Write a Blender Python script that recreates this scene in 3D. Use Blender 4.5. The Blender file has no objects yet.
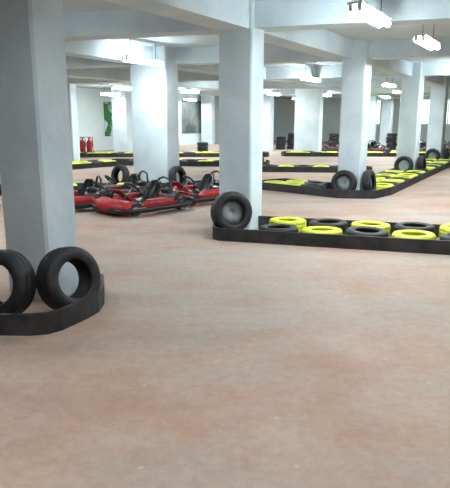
import bpy, math, random
from mathutils import Vector, Matrix
random.seed(4)
S=bpy.context.scene
C=S.collection
# ---------------------------------------------------------------- materials
def mat(name,cols,scale=3.0,rough=0.8,detail=6,bump=0.0,bscale=30,metal=0.0,ramp=(0.3,0.7)):
    m=bpy.data.materials.new(name); m.use_nodes=True
    nt=m.node_tree; N=nt.nodes; L=nt.links
    b=N['Principled BSDF']; b.inputs['Roughness'].default_value=rough; b.inputs['Metallic'].default_value=metal
    tc=N.new('ShaderNodeTexCoord'); nz=N.new('ShaderNodeTexNoise'); nz.inputs['Scale'].default_value=scale
    nz.inputs['Detail'].default_value=detail
    L.new(tc.outputs['Object'],nz.inputs['Vector'])
    r=N.new('ShaderNodeValToRGB'); e=r.color_ramp.elements
    e[0].position=ramp[0]; e[1].position=ramp[1]
    e[0].color=(*cols[0],1); e[1].color=(*cols[1],1)
    L.new(nz.outputs['Fac'],r.inputs['Fac']); L.new(r.outputs['Color'],b.inputs['Base Color'])
    if bump:
        n2=N.new('ShaderNodeTexNoise'); n2.inputs['Scale'].default_value=bscale; n2.inputs['Detail'].default_value=8
        L.new(tc.outputs['Object'],n2.inputs['Vector'])
        bp=N.new('ShaderNodeBump'); bp.inputs['Strength'].default_value=bump; bp.inputs['Distance'].default_value=0.02
        L.new(n2.outputs['Fac'],bp.inputs['Height']); L.new(bp.outputs['Normal'],b.inputs['Normal'])
    return m
M={}
M['plaster']=mat('pillar_plaster',((0.57,0.68,0.73),(0.69,0.78,0.82)),1.8,0.85,bump=0.35,bscale=12,ramp=(0.3,0.6))
M['ceil']=mat('ceiling_paint',((0.52,0.60,0.63),(0.60,0.67,0.69)),1.2,0.9)
M['wall']=mat('wall_paint',((0.68,0.77,0.76),(0.77,0.84,0.82)),0.8,0.9)
M['rubber']=mat('black_rubber',((0.010,0.010,0.011),(0.026,0.026,0.028)),9,0.6,bump=0.3,bscale=60)
M['belt']=mat('conveyor_belt_rubber',((0.012,0.012,0.014),(0.05,0.049,0.05)),4,0.6,bump=0.3,bscale=25)
M['yellow']=mat('yellow_tire_paint',((0.62,0.68,0.03),(0.78,0.84,0.06)),8,0.55,ramp=(0.3,0.6))
M['red']=mat('red_kart_plastic',((0.34,0.010,0.010),(0.50,0.014,0.014)),5,0.5)
M['darkred']=mat('worn_dark_kart_plastic',((0.03,0.012,0.012),(0.12,0.015,0.015)),5,0.5)
M['blk']=mat('black_plastic',((0.01,0.01,0.01),(0.02,0.02,0.02)),6,0.4)
M['steel']=mat('grey_steel',((0.16,0.17,0.18),(0.3,0.3,0.32)),12,0.4,metal=0.8)
M['disc']=mat('grey_dust_cover',((0.20,0.23,0.24),(0.32,0.35,0.36)),6,0.8)
M['white']=mat('white_enamel',((0.7,0.72,0.72),(0.8,0.8,0.8)),3,0.5)
def emis(name,col,s):
    m=bpy.data.materials.new(name); m.use_nodes=True
    b=m.node_tree.nodes['Principled BSDF']; b.inputs['Base Color'].default_value=(*col,1)
    b.inputs['Emission Color'].default_value=(*col,1); b.inputs['Emission Strength'].default_value=s
    return m
M['tube']=emis('fluorescent_tube_glow',(0.82,0.94,1.0),60)
M['win']=emis('daylight_glazing',(0.85,1.0,0.95),1.8)
# floor
def floor_mat():
    m=bpy.data.materials.new('dusty_pink_concrete'); m.use_nodes=True
    nt=m.node_tree;N=nt.nodes;L=nt.links;b=N['Principled BSDF']
    tc=N.new('ShaderNodeTexCoord')
    def noise(s,d,vec=None,rg=0.55):
        n=N.new('ShaderNodeTexNoise'); n.inputs['Scale'].default_value=s; n.inputs['Detail'].default_value=d; n.inputs['Roughness'].default_value=rg
        L.new(vec or tc.outputs['Object'],n.inputs['Vector']); return n
    def ramp(src,p0,c0,p1,c1):
        r=N.new('ShaderNodeValToRGB'); e=r.color_ramp.elements
        e[0].position=p0;e[1].position=p1;e[0].color=(*c0,1);e[1].color=(*c1,1); L.new(src,r.inputs['Fac']); return r
    def mix(f,a,bb,mode='MIX'):
        x=N.new('ShaderNodeMix'); x.data_type='RGBA'; x.blend_type=mode
        if isinstance(f,float): x.inputs[0].default_value=f
        else: L.new(f,x.inputs[0])
        L.new(a,x.inputs[6]); L.new(bb,x.inputs[7]); return x.outputs[2]
    base=ramp(noise(1.0,10,rg=.64).outputs['Fac'],0.38,(0.42,0.255,0.18),0.62,(0.48,0.34,0.26))
    grey=N.new('ShaderNodeRGB'); grey.outputs[0].default_value=(0.42,0.355,0.30,1)
    mp=N.new('ShaderNodeMapping'); mp.inputs['Rotation'].default_value=(0,0,math.radians(25)); mp.inputs['Scale'].default_value=(0.6,1.0,1)
    L.new(tc.outputs['Object'],mp.inputs['Vector'])
    gf=ramp(noise(0.55,11,mp.outputs['Vector'],.66).outputs['Fac'],0.44,(0,0,0),0.60,(0.9,0.9,0.9))
    c=mix(gf.outputs['Color'],base.outputs['Color'],grey.outputs[0])
    mp2=N.new('ShaderNodeMapping'); mp2.inputs['Rotation'].default_value=(0,0,math.radians(-18)); mp2.inputs['Scale'].default_value=(0.4,1.3,1)
    L.new(tc.outputs['Object'],mp2.inputs['Vector'])
    sc=ramp(noise(0.9,8,mp2.outputs['Vector'],.65).outputs['Fac'],0.32,(0.86,0.85,0.85),0.50,(1,1,1))
    c=mix(1.0,c,sc.outputs['Color'],'MULTIPLY')
    sp=ramp(noise(12,14,rg=0.85).outputs['Fac'],0.38,(0.86,0.86,0.87),0.6,(1.09,1.09,1.09))
    c=mix(1.0,c,sp.outputs['Color'],'MULTIPLY')
    chip=N.new('ShaderNodeTexVoronoi'); chip.inputs['Scale'].default_value=3.6; L.new(tc.outputs['Object'],chip.inputs['Vector'])
    cr=ramp(chip.outputs['Distance'],0.03,(0.45,0.45,0.45),0.07,(0,0,0))
    lt=N.new('ShaderNodeRGB'); lt.outputs[0].default_value=(0.60,0.55,0.50,1)
    c=mix(cr.outputs['Color'],c,lt.outputs[0])
    L.new(c,b.inputs['Base Color'])
    rr=ramp(noise(1.5,5).outputs['Fac'],0.3,(0.6,0.6,0.6),0.7,(0.85,0.85,0.85)); L.new(rr.outputs['Color'],b.inputs['Roughness'])
    bp=N.new('ShaderNodeBump'); bp.inputs['Strength'].default_value=0.2; bp.inputs['Distance'].default_value=0.01
    L.new(noise(22,8).outputs['Fac'],bp.inputs['Height']); L.new(bp.outputs['Normal'],b.inputs['Normal'])
    return m
M['floor']=floor_mat()
# ---------------------------------------------------------------- mesh builder
class B:
    def __init__(s): s.v=[];s.f=[];s.mi=[];s.mats=[];s.sm=[]
    def m(s,k):
        if k not in s.mats: s.mats.append(k)
        return s.mats.index(k)
    def add(s,vs,fs,k,T=None,smooth=False):
        o=len(s.v)
        for p in vs:
            p=Vector(p); s.v.append(T@p if T else p)
        i=s.m(k)
        for f in fs: s.f.append([a+o for a in f]); s.mi.append(i); s.sm.append(smooth)
    def prism(s,poly,z0,z1,k,T=None):
        n=len(poly)
        vs=[(x,y,z0) for x,y in poly]+[(x,y,z1) for x,y in poly]
        fs=[list(range(n))[::-1],list(range(n,2*n))]+[[i,(i+1)%n,n+(i+1)%n,n+i] for i in range(n)]
        s.add(vs,fs,k,T)
    def box(s,c,d,k,T=None,taper=1.0,bev=0.0):
        x,y,z=d[0]/2,d[1]/2,d[2]/2
        if bev:
            b=min(bev,x*.9,y*.9,z*.9)
            rings=[]
            for zz,q in ((-z,b),(-z+b,0),(z-b,0),(z,b)):
                t=taper if zz>0 else 1
                X=(x-q)*t;Y=(y-q)*t
                rings.append([(c[0]+a,c[1]+e,c[2]+zz) for a,e in ((-X+b,-Y),(X-b,-Y),(X,-Y+b),(X,Y-b),(X-b,Y),(-X+b,Y),(-X,Y-b),(-X,-Y+b))])
            vs=[p for r in rings for p in r]; fs=[list(range(8))[::-1],[24+i for i in range(8)]]
            for r in range(3):
                for i in range(8): fs.append([r*8+i,r*8+(i+1)%8,(r+1)*8+(i+1)%8,(r+1)*8+i])
            s.add(vs,fs,k,T); return
        t=taper
        vs=[(c[0]+a*x,c[1]+b_*y,c[2]-z) for a,b_ in ((-1,-1),(1,-1),(1,1),(-1,1))]+[(c[0]+a*x*t,c[1]+b_*y*t,c[2]+z) for a,b_ in ((-1,-1),(1,-1),(1,1),(-1,1))]
        s.add(vs,[[3,2,1,0],[4,5,6,7],[0,1,5,4],[1,2,6,5],[2,3,7,6],[3,0,4,7]],k,T)
    def lathe(s,prof,k,T=None,n=28,closed=True,ks=None):
        m_=len(prof); vs=[]
        for i in range(n):
            a=2*math.pi*i/n
            for r,z in prof: vs.append((r*math.cos(a),r*math.sin(a),z))
        seg=m_ if closed else m_-1
        for j in range(seg):
            fs=[]
            for i in range(n):
                fs.append([i*m_+j,((i+1)%n)*m_+j,((i+1)%n)*m_+(j+1)%m_,i*m_+(j+1)%m_])
            s.addf(vs if j==0 else None,fs,(ks[j] if ks else k),T)
    def addf(s,vs,fs,k,T):
        if vs is not None:
            s._o=len(s.v)
            for p in vs:
                p=Vector(p); s.v.append(T@p if T else p)
        i=s.m(k)
        for f in fs: s.f.append([a+s._o for a in f]); s.mi.append(i); s.sm.append(True)
    def tube(s,pts,r,k,T=None,n=8,cyc=False):
        pts=[Vector(p) for p in pts]; N=len(pts); vs=[];prev=None
        for i,p in enumerate(pts):
            a=pts[(i-1)%N] if (cyc or i>0) else p; b=pts[(i+1)%N] if (cyc or i<N-1) else p
            d=(b-a).normalized()
            ref=Vector((0,0,1)) if abs(d.z)<0.9 else Vector((1,0,0))
            if prev is not None: 
                x=(prev-d*prev.dot(d)).normalized()
            else: x=d.cross(ref).normalized()
            prev=x; y=d.cross(x)
            for j in range(n):
                t=2*math.pi*j/n; vs.append(p+x*r*math.cos(t)+y*r*math.sin(t))
        fs=[]
        for i in range(N if cyc else N-1):
            for j in range(n): fs.append([i*n+j,i*n+(j+1)%n,((i+1)%N)*n+(j+1)%n,((i+1)%N)*n+j])
        if not cyc: fs+= [list(range(n))[::-1],[(N-1)*n+j for j in range(n)]]
        s.add(vs,fs,k,T,True)
    def done(s,name,loc=(0,0,0),rot=0,parent=None):
        me=bpy.data.meshes.new(name); me.from_pydata([tuple(v) for v in s.v],[],s.f)
        for k in s.mats: me.materials.append(M[k])
        for p,i,q in zip(me.polygons,s.mi,s.sm): p.material_index=i; p.use_smooth=q
        me.update()
        o=bpy.data.objects.new(name,me); C.objects.link(o); o.location=loc; o.rotation_euler=(0,0,rot)
        if parent: o.parent=parent
        return o
def inst(o,name,loc,rot,me=None):
    c=bpy.data.objects.new(name,me or o.data); C.objects.link(c); c.location=loc; c.rotation_euler=rot; return c
A=math.radians(30.4)
U=Vector((math.sin(A),math.cos(A),0)); V=Vector((math.cos(A),-math.sin(A),0)); V2=Vector((.955,-.297,0)).normalized()
# ---------------------------------------------------------------- shell
K0=Vector((-8.4,31.7,0))
def P(base,k,m): 
    q=base+U*k+V*m; return (q.x,q.y)
FL=P(K0,22,0); FR=P(K0,22,34); BL=P(K0,-46,0); BR=P(K0,-46,34)
b=B(); b.prism([BL,BR,FR,FL],-0.2,0,'floor'); b.done('floor')
b=B(); b.prism([BL,BR,FR,FL],3.5,3.7,'ceil'); b.done('ceiling')
def wall(name,a,c,holes=()):
    a=Vector((*a,0));c=Vector((*c,0)); d=(c-a).normalized(); n=Vector((-d.y,d.x,0))*0.2
    b=B(); b.prism([tuple(a.xy),tuple(c.xy),tuple((c+n).xy),tuple((a+n).xy)],0,3.5,'wall'); return b.done(name)
wall('wall_left',BL,FL); wall('wall_far',FL,FR); wall('wall_right',FR,BR); wall('wall_back',BR,BL)
# beams
def beam(c,d,l0,l1,w,z0,z1,name='ceiling_beam'):
    c=Vector((*c,0)); n=Vector((-d.y,d.x,0))*w/2
    a=c+d*l0; e=c+d*l1
    b=B(); b.prism([tuple(x.xy) for x in (a-n,e-n,e+n,a+n)],z0,z1,'plaster'); return b.done(name)
P2=(.27,9.31)
beam(P2,U,-14,33,.5,3.1,3.5)
beam((-1.65,15.2),U,-18,26,.5,3.1,3.5)
beam((-5.5,17.5),U,-20,22,.5,3.1,3.5)
beam((4.9,6.4),U,-8,34,.5,3.1,3.5)
for c in (P2,(3.0,13.6),(6.0,18.7),(9.1,24.0),(12,29)):
    beam(c,V2,-14,10,.45,3.12,3.5)
# pillars: near corner, left width, right width
PC=[]
def pillar(c,wl,wr,top=3.5):
    c=Vector((*c,0)); l=c-V*wl; r=c+U*wr; bk=l+U*wr
    PC.append(((c+bk)/2,max(wl,wr)))
    ch=0.025
    b=B()
    poly=[c-V*ch,c+U*ch,r-U*ch,r-V*ch,bk+V*ch,bk-U*ch,l+U*ch,l+V*ch]
    b.prism([tuple(p.xy) for p in poly],0,top,'plaster')
    return b.done('concrete_pillar')
c1=(-1.73,5.3)
pillar(c1,.62,.42)
pillar((.41,8.96),.6,.43)
pillar((-1.46,14.3),1.12,.55)
pillar((3.15,13.1),.55,.5)
pillar((6.15,18.3),.6,.6)
pillar((8.85,23.2),.6,.6)
def bgp(c,w=.6,w2=.5): pillar(c,w,w2)
bgp((-6.45,24.1),.3,.4)
bgp((-5.35,31.0),1.0,.5)
bgp((-1.0,42.0),.9,.5)
bgp((4.9,29.8),1.4,.5)
bgp((9.1,35.0),.7,.5)
bgp((11.0,38),.7,.5)
bgp((2.6,33),.6,.5)
# ---------------------------------------------------------------- tires
def tprof(R=.3,w=.19,ri=.175):
    h=w/2
    return [(ri,-h*.75),(ri+.02,-h*.95),(R*.78,-h),(R*.93,-h*.92),(R*.985,-h*.7),(R,-h*.45),(R*.985,-h*.4),(R*.985,-h*.3),(R,-h*.25),(R,h*.25),(R*.985,h*.3),(R*.985,h*.4),(R,h*.45),(R*.985,h*.7),(R*.93,h*.92),(R*.78,h),(ri+.02,h*.95),(ri,h*.75),
            (ri+.015,h*.6),(R*.86,h*.7),(R*.9,0),(R*.86,-h*.7),(ri+.015,-h*.6)]
b=B(); b.lathe(tprof(),'rubber',n=40); tire=b.done('car_tire'); 
tb=B(); tb.lathe(tprof(),'rubber',n=40); tb.lathe([(0.001,-.01),(.2,-.01),(.2,.01),(.001,.01)],'disc',n=32); 
first=[True]; ST=[]
def stand(x,y,axis,lean=8,disc=False,s=1.0,w=1.0):
    a=Vector(axis).normalized()
    l=math.radians(lean)
    ax=(a*math.cos(l)+Vector((0,0,1))*math.sin(l)).normalized()
    q=Vector((0,0,1)).rotation_difference(ax)
    zc=.3*s*math.cos(l)+.085*s*w*math.sin(l)
    ST.append(Vector((x,y,0)))
    if disc:
        o=bpy.data.objects.new('car_tire',discmesh)
        C.objects.link(o)
    elif first[0]: o=tire; first[0]=False
    else:
        o=bpy.data.objects.new('car_tire',tire.data); C.objects.link(o)
    o.rotation_mode='QUATERNION'; o.rotation_quaternion=q; o.location=(x,y,zc); o.scale=(s,s,s*w)
    return o
t_=tb.done('tmp'); discmesh=t_.data; bpy.data.objects.remove(t_); discmesh.name='capped_tire'
def at_left(c,off,disc=False,lean=8,d=.17):
    p=Vector((*c,0))-V*off-U*d; stand(p.x,p.y,-U,lean,disc)
def at_right(c,off,disc=False,lean=8,d=.17):
    p=Vector((*c,0))+U*off+V*d; stand(p.x,p.y,V,lean,disc)
stand(-1.99,4.80,(-.30,-.95,0),12,False,1.03,1.15); stand(-1.44,4.98,(.80,-.6,0),12,False,1.0,1.25)
stand(.10,8.70,(.34,-.94,0),9,True,1.08,1.2)
at_left((3.15,13.1),.32,True); at_right((3.15,13.1),.2,True)
at_right((-1.46,14.3),.2); stand(-2.75,14.75,(-.6,-.7,0),8)
at_left((6.15,18.3),.3); at_right((6.15,18.3),.3)
at_left((8.85,23.2),.3); at_right((8.85,23.2),.3)
stand(1.15,21.0,(-.3,-.9,0),6); stand(.8,21.25,(-.9,-.2,0),6)
# ---------------------------------------------------------------- belts & barriers
def belt(b,pts,h=.2,th=.03,z=0):
    pts=[Vector((*p,0)) for p in pts]; n=len(pts); L=[];R=[]
    for i,p in enumerate(pts):
        d=((pts[min(i+1,n-1)]-pts[max(i-1,0)])).normalized(); nn=Vector((-d.y,d.x,0))*th/2
        L.append(p+nn);R.append(p-nn)
    for i in range(n-1):
        b.prism([tuple(x.xy) for x in (R[i],R[i+1],L[i+1],L[i])],z,h,'belt')
def flat(b,x,y,ch,z=None,R=.3):
    z=.1+random.uniform(0,.02) if z is None else z
    T=Matrix.Translation((x,y,z))@Matrix.Rotation(random.uniform(-.04,.04),4,'X')@Matrix.Rotation(random.uniform(-.03,.03),4,'Y')
    b.lathe(tprof(R,.19,.165),'yellow' if ch=='Y' else 'rubber',T,n=28)
def barrier(front,rows=2,pitch=.6,pat='YBYYB',h=.19,skip=0.0,explicit=None):
    b=B(); W=rows*.58+.06
    F=[Vector((*p,0)) for p in front]; n=len(F); back=[]
    for i in range(n):
        d1=(F[i]-F[i-1]).normalized() if i>0 else (F[1]-F[0]).normalized()
        d2=(F[i+1]-F[i]).normalized() if i<n-1 else d1
        d=(d1+d2).normalized(); nn=Vector((-d.y,d.x,0)); c=max(.5,nn.dot(Vector((-d1.y,d1.x,0))))
        back.append(F[i]+nn*W/c)
    loop=[tuple(p.xy) for p in F]
    def arc(a,c,d):
        m=(a+c)/2; r=(c-a).length/2; e=(a-m)
        out=[]
        for i in range(1,6):
            t=math.pi*i/6; out.append(tuple((m+e*math.cos(t)+d*min(r,.2)*math.sin(t)).xy))
        return out
    dE=(F[-1]-F[-2]).normalized(); dS=(F[0]-F[1]).normalized()
    full=loop+arc(F[-1],back[-1],dE)+[tuple(p.xy) for p in back[::-1]]+arc(back[0],F[0],dS)+[loop[0]]
    belt(b,full,h)
    if explicit:
        for x,y,ch in explicit: flat(b,x,y,ch)
        return b.done('tire_barrier')
    k=0
    for i in range(n-1):
        d=(F[i+1]-F[i]); ln=d.length; d.normalize(); nn=Vector((-d.y,d.x,0))
        s0=skip if i==0 else .1
        for r in range(rows):
            x=s0+.3+(.28 if r%2 else 0)
            while x<ln-.1:
                c=F[i]+d*x+nn*(.32+r*.57)
                ch=pat[(k+r*2)%len(pat)]; k+=1
                ok=all((c-p).length>w*.62+.3 for p,w in PC) and all((c-q).length>.42 for q in ST)
                if ok: flat(b,c.x,c.y,ch)
                x+=pitch
    return b.done('tire_barrier')
E=[(.80,8.24,'B'),(1.42,8.06,'Y'),(2.04,7.90,'B'),(2.66,7.73,'Y'),(3.28,7.55,'B'),(3.90,7.38,'Y'),(4.52,7.21,'B'),(5.12,7.05,'Y'),
   (1.0,8.80,'Y'),(1.62,8.64,'B'),(2.24,8.47,'Y'),(2.86,8.30,'B'),(3.48,8.12,'Y'),(4.10,7.96,'Y'),(4.72,7.78,'B'),(5.26,7.63,'Y')]
barrier([(-.10,8.15),(1.2,7.75),(3.0,7.23),(5.6,6.55)],2,.6,explicit=E)
barrier([(.85,14.5),(2.6,12.75),(3.4,12.65),(3.95,13.3),(10.2,24.4)],2,.6,'YYBYB')
barrier([(.6,19.5),(4.8,19.0)],1,.6,'YB')
barrier([(-5.6,20.2),(-4.0,22.2),(-1.2,21.8),(1.5,21.6)],2,.6,'YYB')
barrier([(-5.4,13.3),(-3.4,13.6),(-1.3,13.6),(-.1,14.5)],1,.6,'YB')
barrier([(-8.5,27),(-4.5,27.2),(2,27.5)],2,.6,'YYB')
barrier([(3,27.8),(8,27.6),(12,27.4)],2,.6,'YYB')
barrier([(10.5,31.6),(17,31.6)],2,.6,'YB')
# curb round the near pillar
b=B()
pts=[(-2.95,4.46),(-2.3,4.42),(-1.62,4.40),(-1.49,4.43),(-1.40,4.52),(-1.26,4.80),(-1.20,4.97),(-1.2,5.2),(-1.28,5.6),(-1.6,5.95),(-2.3,6.2)]
belt(b,pts,.18,.05)
b.done('rubber_curb')
# ---------------------------------------------------------------- karts
def kart():
    b=B()
    Rt=lambda ax,an: Matrix.Rotation(an,4,ax)
    for y in (-.3,.3): b.tube([(-.8,y,.1),(-.2,y,.09),(.3,y*.8,.09),(.75,y*.55,.1)],.018,'steel')
    for x in (-.75,-.2,.35): b.tube([(x,-.32,.1),(x,.32,.1)],.016,'steel')
    b.box((.25,0,.08),(1.0,.5,.012),'steel')
    rim=[]
    for i in range(32):
        t=2*math.pi*i/32; c,s_=math.cos(t),math.sin(t)
        rim.append((.97*math.copysign(abs(c)**.5,c),.66*math.copysign(abs(s_)**.45,s_),.13))
    b.tube(rim,.05,'blk',cyc=True)
    for sg in (-1,1):
        prof=[(-.42,.50),(-.36,.42),(.36,.42),(.44,.56),(.42,.64),(-.40,.64)]
        pl=[(x,sg*y) for x,y in prof]
        if sg<0: pl=pl[::-1]
        b.prism(pl,.08,.22,'red')
        b.box((0,sg*.535,.255),(.78,.19,.11),'red',taper=.82,bev=.03)
    vs=[];fs=[];n=9
    for i in range(n):
        t=-1+2*i/(n-1); y=.58*t; x=.99-.16*t*t
        vs+=[(x-.02,y,.06),(x+.03,y,.14),(x,y,.25),(x-.14,y*.92,.31+.03*(1-t*t)),(x-.32,y*.8,.27),(x-.28,y*.8,.08)]
    for i in range(n-1):
        for j in range(6): fs.append([i*6+j,(i+1)*6+j,(i+1)*6+(j+1)%6,i*6+(j+1)%6])
    fs+=[[0,1,2,3,4,5],[(n-1)*6+j for j in range(6)][::-1]]
    b.add(vs,fs,'red',None,True)
    T=Matrix.Translation((.5,0,.36))@Rt('Y',-.7)
    b.box((0,0,0),(.42,.28,.03),'red',T,bev=.012)
    b.box((.02,0,.02),(.16,.16,.012),'white',T)
    wp=[(.11,-.055),(.125,-.065),(.135,-.05),(.138,0),(.135,.05),(.125,.065),(.11,.055),(.07,.055),(.065,0),(.07,-.055)]
    for x,y,s_,w in ((.6,.5,.95,.9),(.6,-.5,.95,.9),(-.58,.52,1.05,1.5),(-.58,-.52,1.05,1.5)):
        T=Matrix.Translation((x,y,.139*s_))@Rt('X',math.pi/2)@Matrix.Diagonal((s_,s_,w,1))
        b.lathe(wp,'rubber',T,n=24,ks=['rubber']*7+['steel']*3)
        b.lathe([(0.005,-.045),(.07,-.05),(.07,.05),(0.005,.045)],'steel',T,n=16)
    b.tube([(-.58,-.5,.145),(-.58,.5,.145)],.02,'steel')
    b.tube([(.6,-.5,.13),(.6,.5,.13)],.015,'steel')
    vs=[];fs=[];n=9
    prof=[(.18,.12,.17),(.0,.10,.19),(-.14,.12,.2),(-.26,.24,.21),(-.34,.38,.2),(-.40,.52,.16),(-.43,.59,.10)]
    for x,z,w in prof:
        for i in range(n):
            t=-1+2*i/(n-1); lift=.12*abs(t)**3; vs.append((x+(.12*abs(t)**3 if z>.2 else 0),w*t*1.05,z+(lift if z<.3 else 0)))
    m_=len(vs)
    for p in list(vs): vs.append((p[0]-.02,p[1]*1.08,p[2]-.02))
    R=len(prof)
    for o in (0,m_):
        for r in range(R-1):
            for i in range(n-1): fs.append([o+r*n+i,o+r*n+i+1,o+(r+1)*n+i+1,o+(r+1)*n+i])
    edge=[r*n for r in range(R)]+[(R-1)*n+i for i in range(1,n)]+[r*n+n-1 for r in range(R-2,-1,-1)]+[i for i in range(n-2,0,-1)]
    for i in range(len(edge)): 
        a,c=edge[i],edge[(i+1)%len(edge)]; fs.append([a,c,c+m_,a+m_])
    b.add(vs,fs,'blk',Matrix.Translation((-.03,0,.02)),True)
    b.tube([(-.54,-.24,.1),(-.58,-.24,.42),(-.6,-.18,.62),(-.6,0,.67),(-.6,.18,.62),(-.58,.24,.42),(-.54,.24,.1)],.025,'blk')
    b.tube([(-.59,.2,.48),(-.85,.28,.15)],.016,'blk'); b.tube([(-.59,-.2,.48),(-.85,-.28,.15)],.016,'blk')
    b.tube([(.62,0,.12),(.28,0,.5)],.014,'steel')
    T=Matrix.Translation((.27,0,.51))@Rt('Y',-.75)
    ring=[(.14*math.cos(2*math.pi*i/20),.15*math.sin(2*math.pi*i/20),0) for i in range(20)]
    b.tube(ring,.022,'blk',T,cyc=True)
    for a in (0,2.1,4.2): b.tube([(0,0,0),(.14*math.cos(a),.15*math.sin(a),0)],.01,'steel',T)
    b.tube([(.66,-.22,.1),(.62,-.22,.42),(.6,0,.47),(.62,.22,.42),(.66,.22,.1)],.018,'blk')
    b.box((-.35,.38,.27),(.3,.22,.2),'steel',bev=.03)
    b.box((-.35,.38,.42),(.2,.2,.12),'blk',bev=.03)
    for i in range(5): b.box((-.5-.02*i,.38,.28),(.008,.2,.18),'steel')
    T=Matrix.Translation((-.6,.3,.36))@Rt('X',math.pi/2)
    b.lathe([(.001,-.1),(.05,-.1),(.05,.1),(.001,.1)],'steel',T,n=14)
    b.box((-.35,-.38,.25),(.26,.2,.2),'blk',bev=.04)
    b.tube([(-.85,-.6,.2),(-.93,-.5,.22),(-.95,0,.22),(-.93,.5,.22),(-.85,.6,.2)],.03,'blk')
    b.tube([(-.9,-.45,.3),(-.95,0,.32),(-.9,.45,.3)],.02,'blk')
    for y in (-.12,.12): b.box((.62,y,.2),(.02,.07,.12),'steel')
    for i in range(len(b.v)): b.v[i]=b.v[i]*.93
    return b
k0=kart().done('go_kart',(-1.62,11.0,.002),math.radians(226))
dk=k0.data.copy(); dk.materials[list(k0.data.materials).index(M['red'])]=M['darkred']
def K(x,y,r,dark=False): return inst(k0,'go_kart',(x,y,.002),(0,0,math.radians(r)),dk if dark else None)
K(-.6,12.35,222); K(-3.1,11.3,205); K(-2.3,12.4,215,True)
for x,y,r in ((6.0,32.0,190),(7.8,30.0,20),(13.6,34.8,200),(1.5,36,170),(10.0,29.9,160),(12.2,29.9,150),(12.4,37.0,30),(8.6,32.6,60)): K(x,y,r,x!=10.0)
def stack(x,y,n):
    b=B()
    for i in range(n):
        b.lathe(tprof(),'rubber',Matrix.Translation((random.uniform(-.03,.03),random.uniform(-.03,.03),.1+.195*i)),n=24)
    b.done('tire_stack',(x,y,0))
for x,y,n in ((10.0,34.2,5),(10.7,34.3,4),(11.4,34.3,6),(3.4,34.6,4),(4.1,34.9,5),(6.5,34,5),(7.2,34,3),(-1.2,30.5,3),(15.2,36.6,6),(15.9,36.5,5)): stack(x,y,n)
# ---------------------------------------------------------------- extinguisher
b=B()
for x in (-.17,.17):
    T=Matrix.Translation((x,0,0))
    b.lathe([(.001,.08),(.12,.08),(.14,.12),(.14,.62),(.1,.72),(.04,.76),(.04,.82),(.001,.83)],'red',T,n=20,closed=False)
    b.tube([(x,0,.82),(x+.05,0,.88),(x+.14,.02,.8),(x+.16,.02,.4)],.015,'blk')
    b.box((x,0,.86),(.14,.04,.04),'blk')
b.box((0,0,.05),(.7,.34,.06),'red'); b.tube([(-.32,.15,.05),(-.32,.15,.9),(.32,.15,.9),(.32,.15,.05)],.02,'red')
b.done('fire_extinguisher_stand',(-7.1,29.0,0.0))
# ---------------------------------------------------------------- murals, windows on walls
def panel(name,k0_,k1_,z0,z1,mk):
    a=K0+U*k0_+V*.03; c=K0+U*k1_+V*.03
    b=B(); b.prism([tuple(x.xy) for x in (a-V*.02,a+V*.02,c+V*.02,c-V*.02)],z0,z1,mk); return b.done(name)
M['mg']=mat('green_mural_paint',((0.03,0.20,0.05),(0.72,0.80,0.78)),1.6,.8,ramp=(.50,.56))
M['md']=mat('dark_mural_paint',((0.08,0.11,0.12),(0.30,0.30,0.24)),.9,.8,ramp=(.4,.75))
panel('wall_mural',2.5,3.5,.8,2.8,'mg')
panel('wall_mural',10.5,14.0,.8,3.1,'md')
for i,(m0,m1) in enumerate(((8,11),(13,17))):
    a=K0+U*21.97+V*m0; c=K0+U*21.97+V*m1
    b=B(); b.prism([tuple(x.xy) for x in (a-U*.03,c-U*.03,c+U*.02,a+U*.02)],1.5,3.2,'win')
    for j in range(5):
        q=a+(c-a)*j/4
        b.prism([tuple(x.xy) for x in (q-U*.06-V*.04,q-U*.06+V*.04,q+V*.04,q-V*.04)],1.45,3.25,'white')
    b.done('window_%d'%(i+1))
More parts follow.
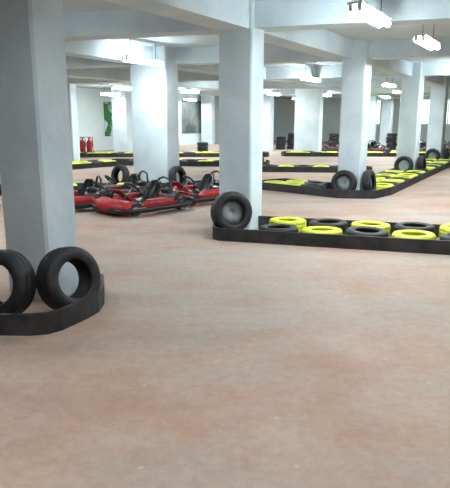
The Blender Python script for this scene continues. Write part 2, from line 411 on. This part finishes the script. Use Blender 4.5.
# ---------------------------------------------------------------- lamps and added fill lights
def lamp_mesh():
    b=B()
    b.box((0,0,.055),(1.34,.2,.03),'white',bev=.012)
    for y in (-.055,.055):
        b.tube([(-.62,y,-.01),(.62,y,-.01)],.045,'tube',n=12)
        for x in (-.64,.64): b.box((x,y,0),(.03,.05,.08),'white')
    for x in (-.45,.45): b.tube([(x,0,.07),(x,0,.44)],.008,'steel',n=6)
    return b
lm=None
lamps=[(1.87,7.65),(3.5,10.2),(-1.85,13.3),(-4.25,24.3),(-1.65,27.2),(2.8,19.0),(-2.3,38),(2.5,29.7),(6.3,22.3),(-5.95,30),
       (7.2,17.5),(5.4,31),(9.3,33.5),(-4.4,8.6),(.4,24),(12,28),(-6.5,16),(8.2,27.5),(4.5,36),(1,40)]
for i,(x,y) in enumerate(lamps):
    if lm is None: lm=o=lamp_mesh().done('fluorescent_lamp',(x,y,3.05),math.pi/2-A)
    else: o=inst(lm,'fluorescent_lamp',(x,y,3.05),(0,0,math.pi/2-A))
def area(x,y,z,sx,sy,e,col=(.87,.955,1.0),rot=0,rx=0):
    l=bpy.data.lights.new('lamp_or_fill_light','AREA'); l.shape='RECTANGLE'; l.size=sx; l.size_y=sy; l.energy=e; l.color=col
    o=bpy.data.objects.new('lamp_or_fill_light',l); C.objects.link(o); o.location=(x,y,z); o.rotation_euler=(rx,0,rot); return o
for x,y in lamps: area(x,y,2.99,1.2,.3,55,rot=math.pi/2-A)
for x,y,e in ((-1.0,2.0,82),(3,3.5,88),(5,13,140),(-6,20,130),(0,32,190),(8,29,200),(-3,41,180),(12,36,180)):  # added soft fill under the ceiling, unseen and without fixtures
    area(x,y,3.0,3,3,e,rot=math.pi/2-A)
w=bpy.data.worlds.new('world'); S.world=w; w.use_nodes=True
w.node_tree.nodes['Background'].inputs[0].default_value=(.6,.68,.7,1); w.node_tree.nodes['Background'].inputs[1].default_value=.3
# ---------------------------------------------------------------- camera
cd=bpy.data.cameras.new('camera'); cam=bpy.data.objects.new('camera',cd); C.objects.link(cam)
f=560; cd.sensor_fit='VERTICAL'; cd.sensor_height=24; cd.lens=24*f/488; cd.clip_end=200
cam.location=(0,0,1.75); cam.rotation_euler=(math.radians(90)-math.atan(124/f),0,0)
S.camera=cam
S.view_settings.view_transform='Standard'
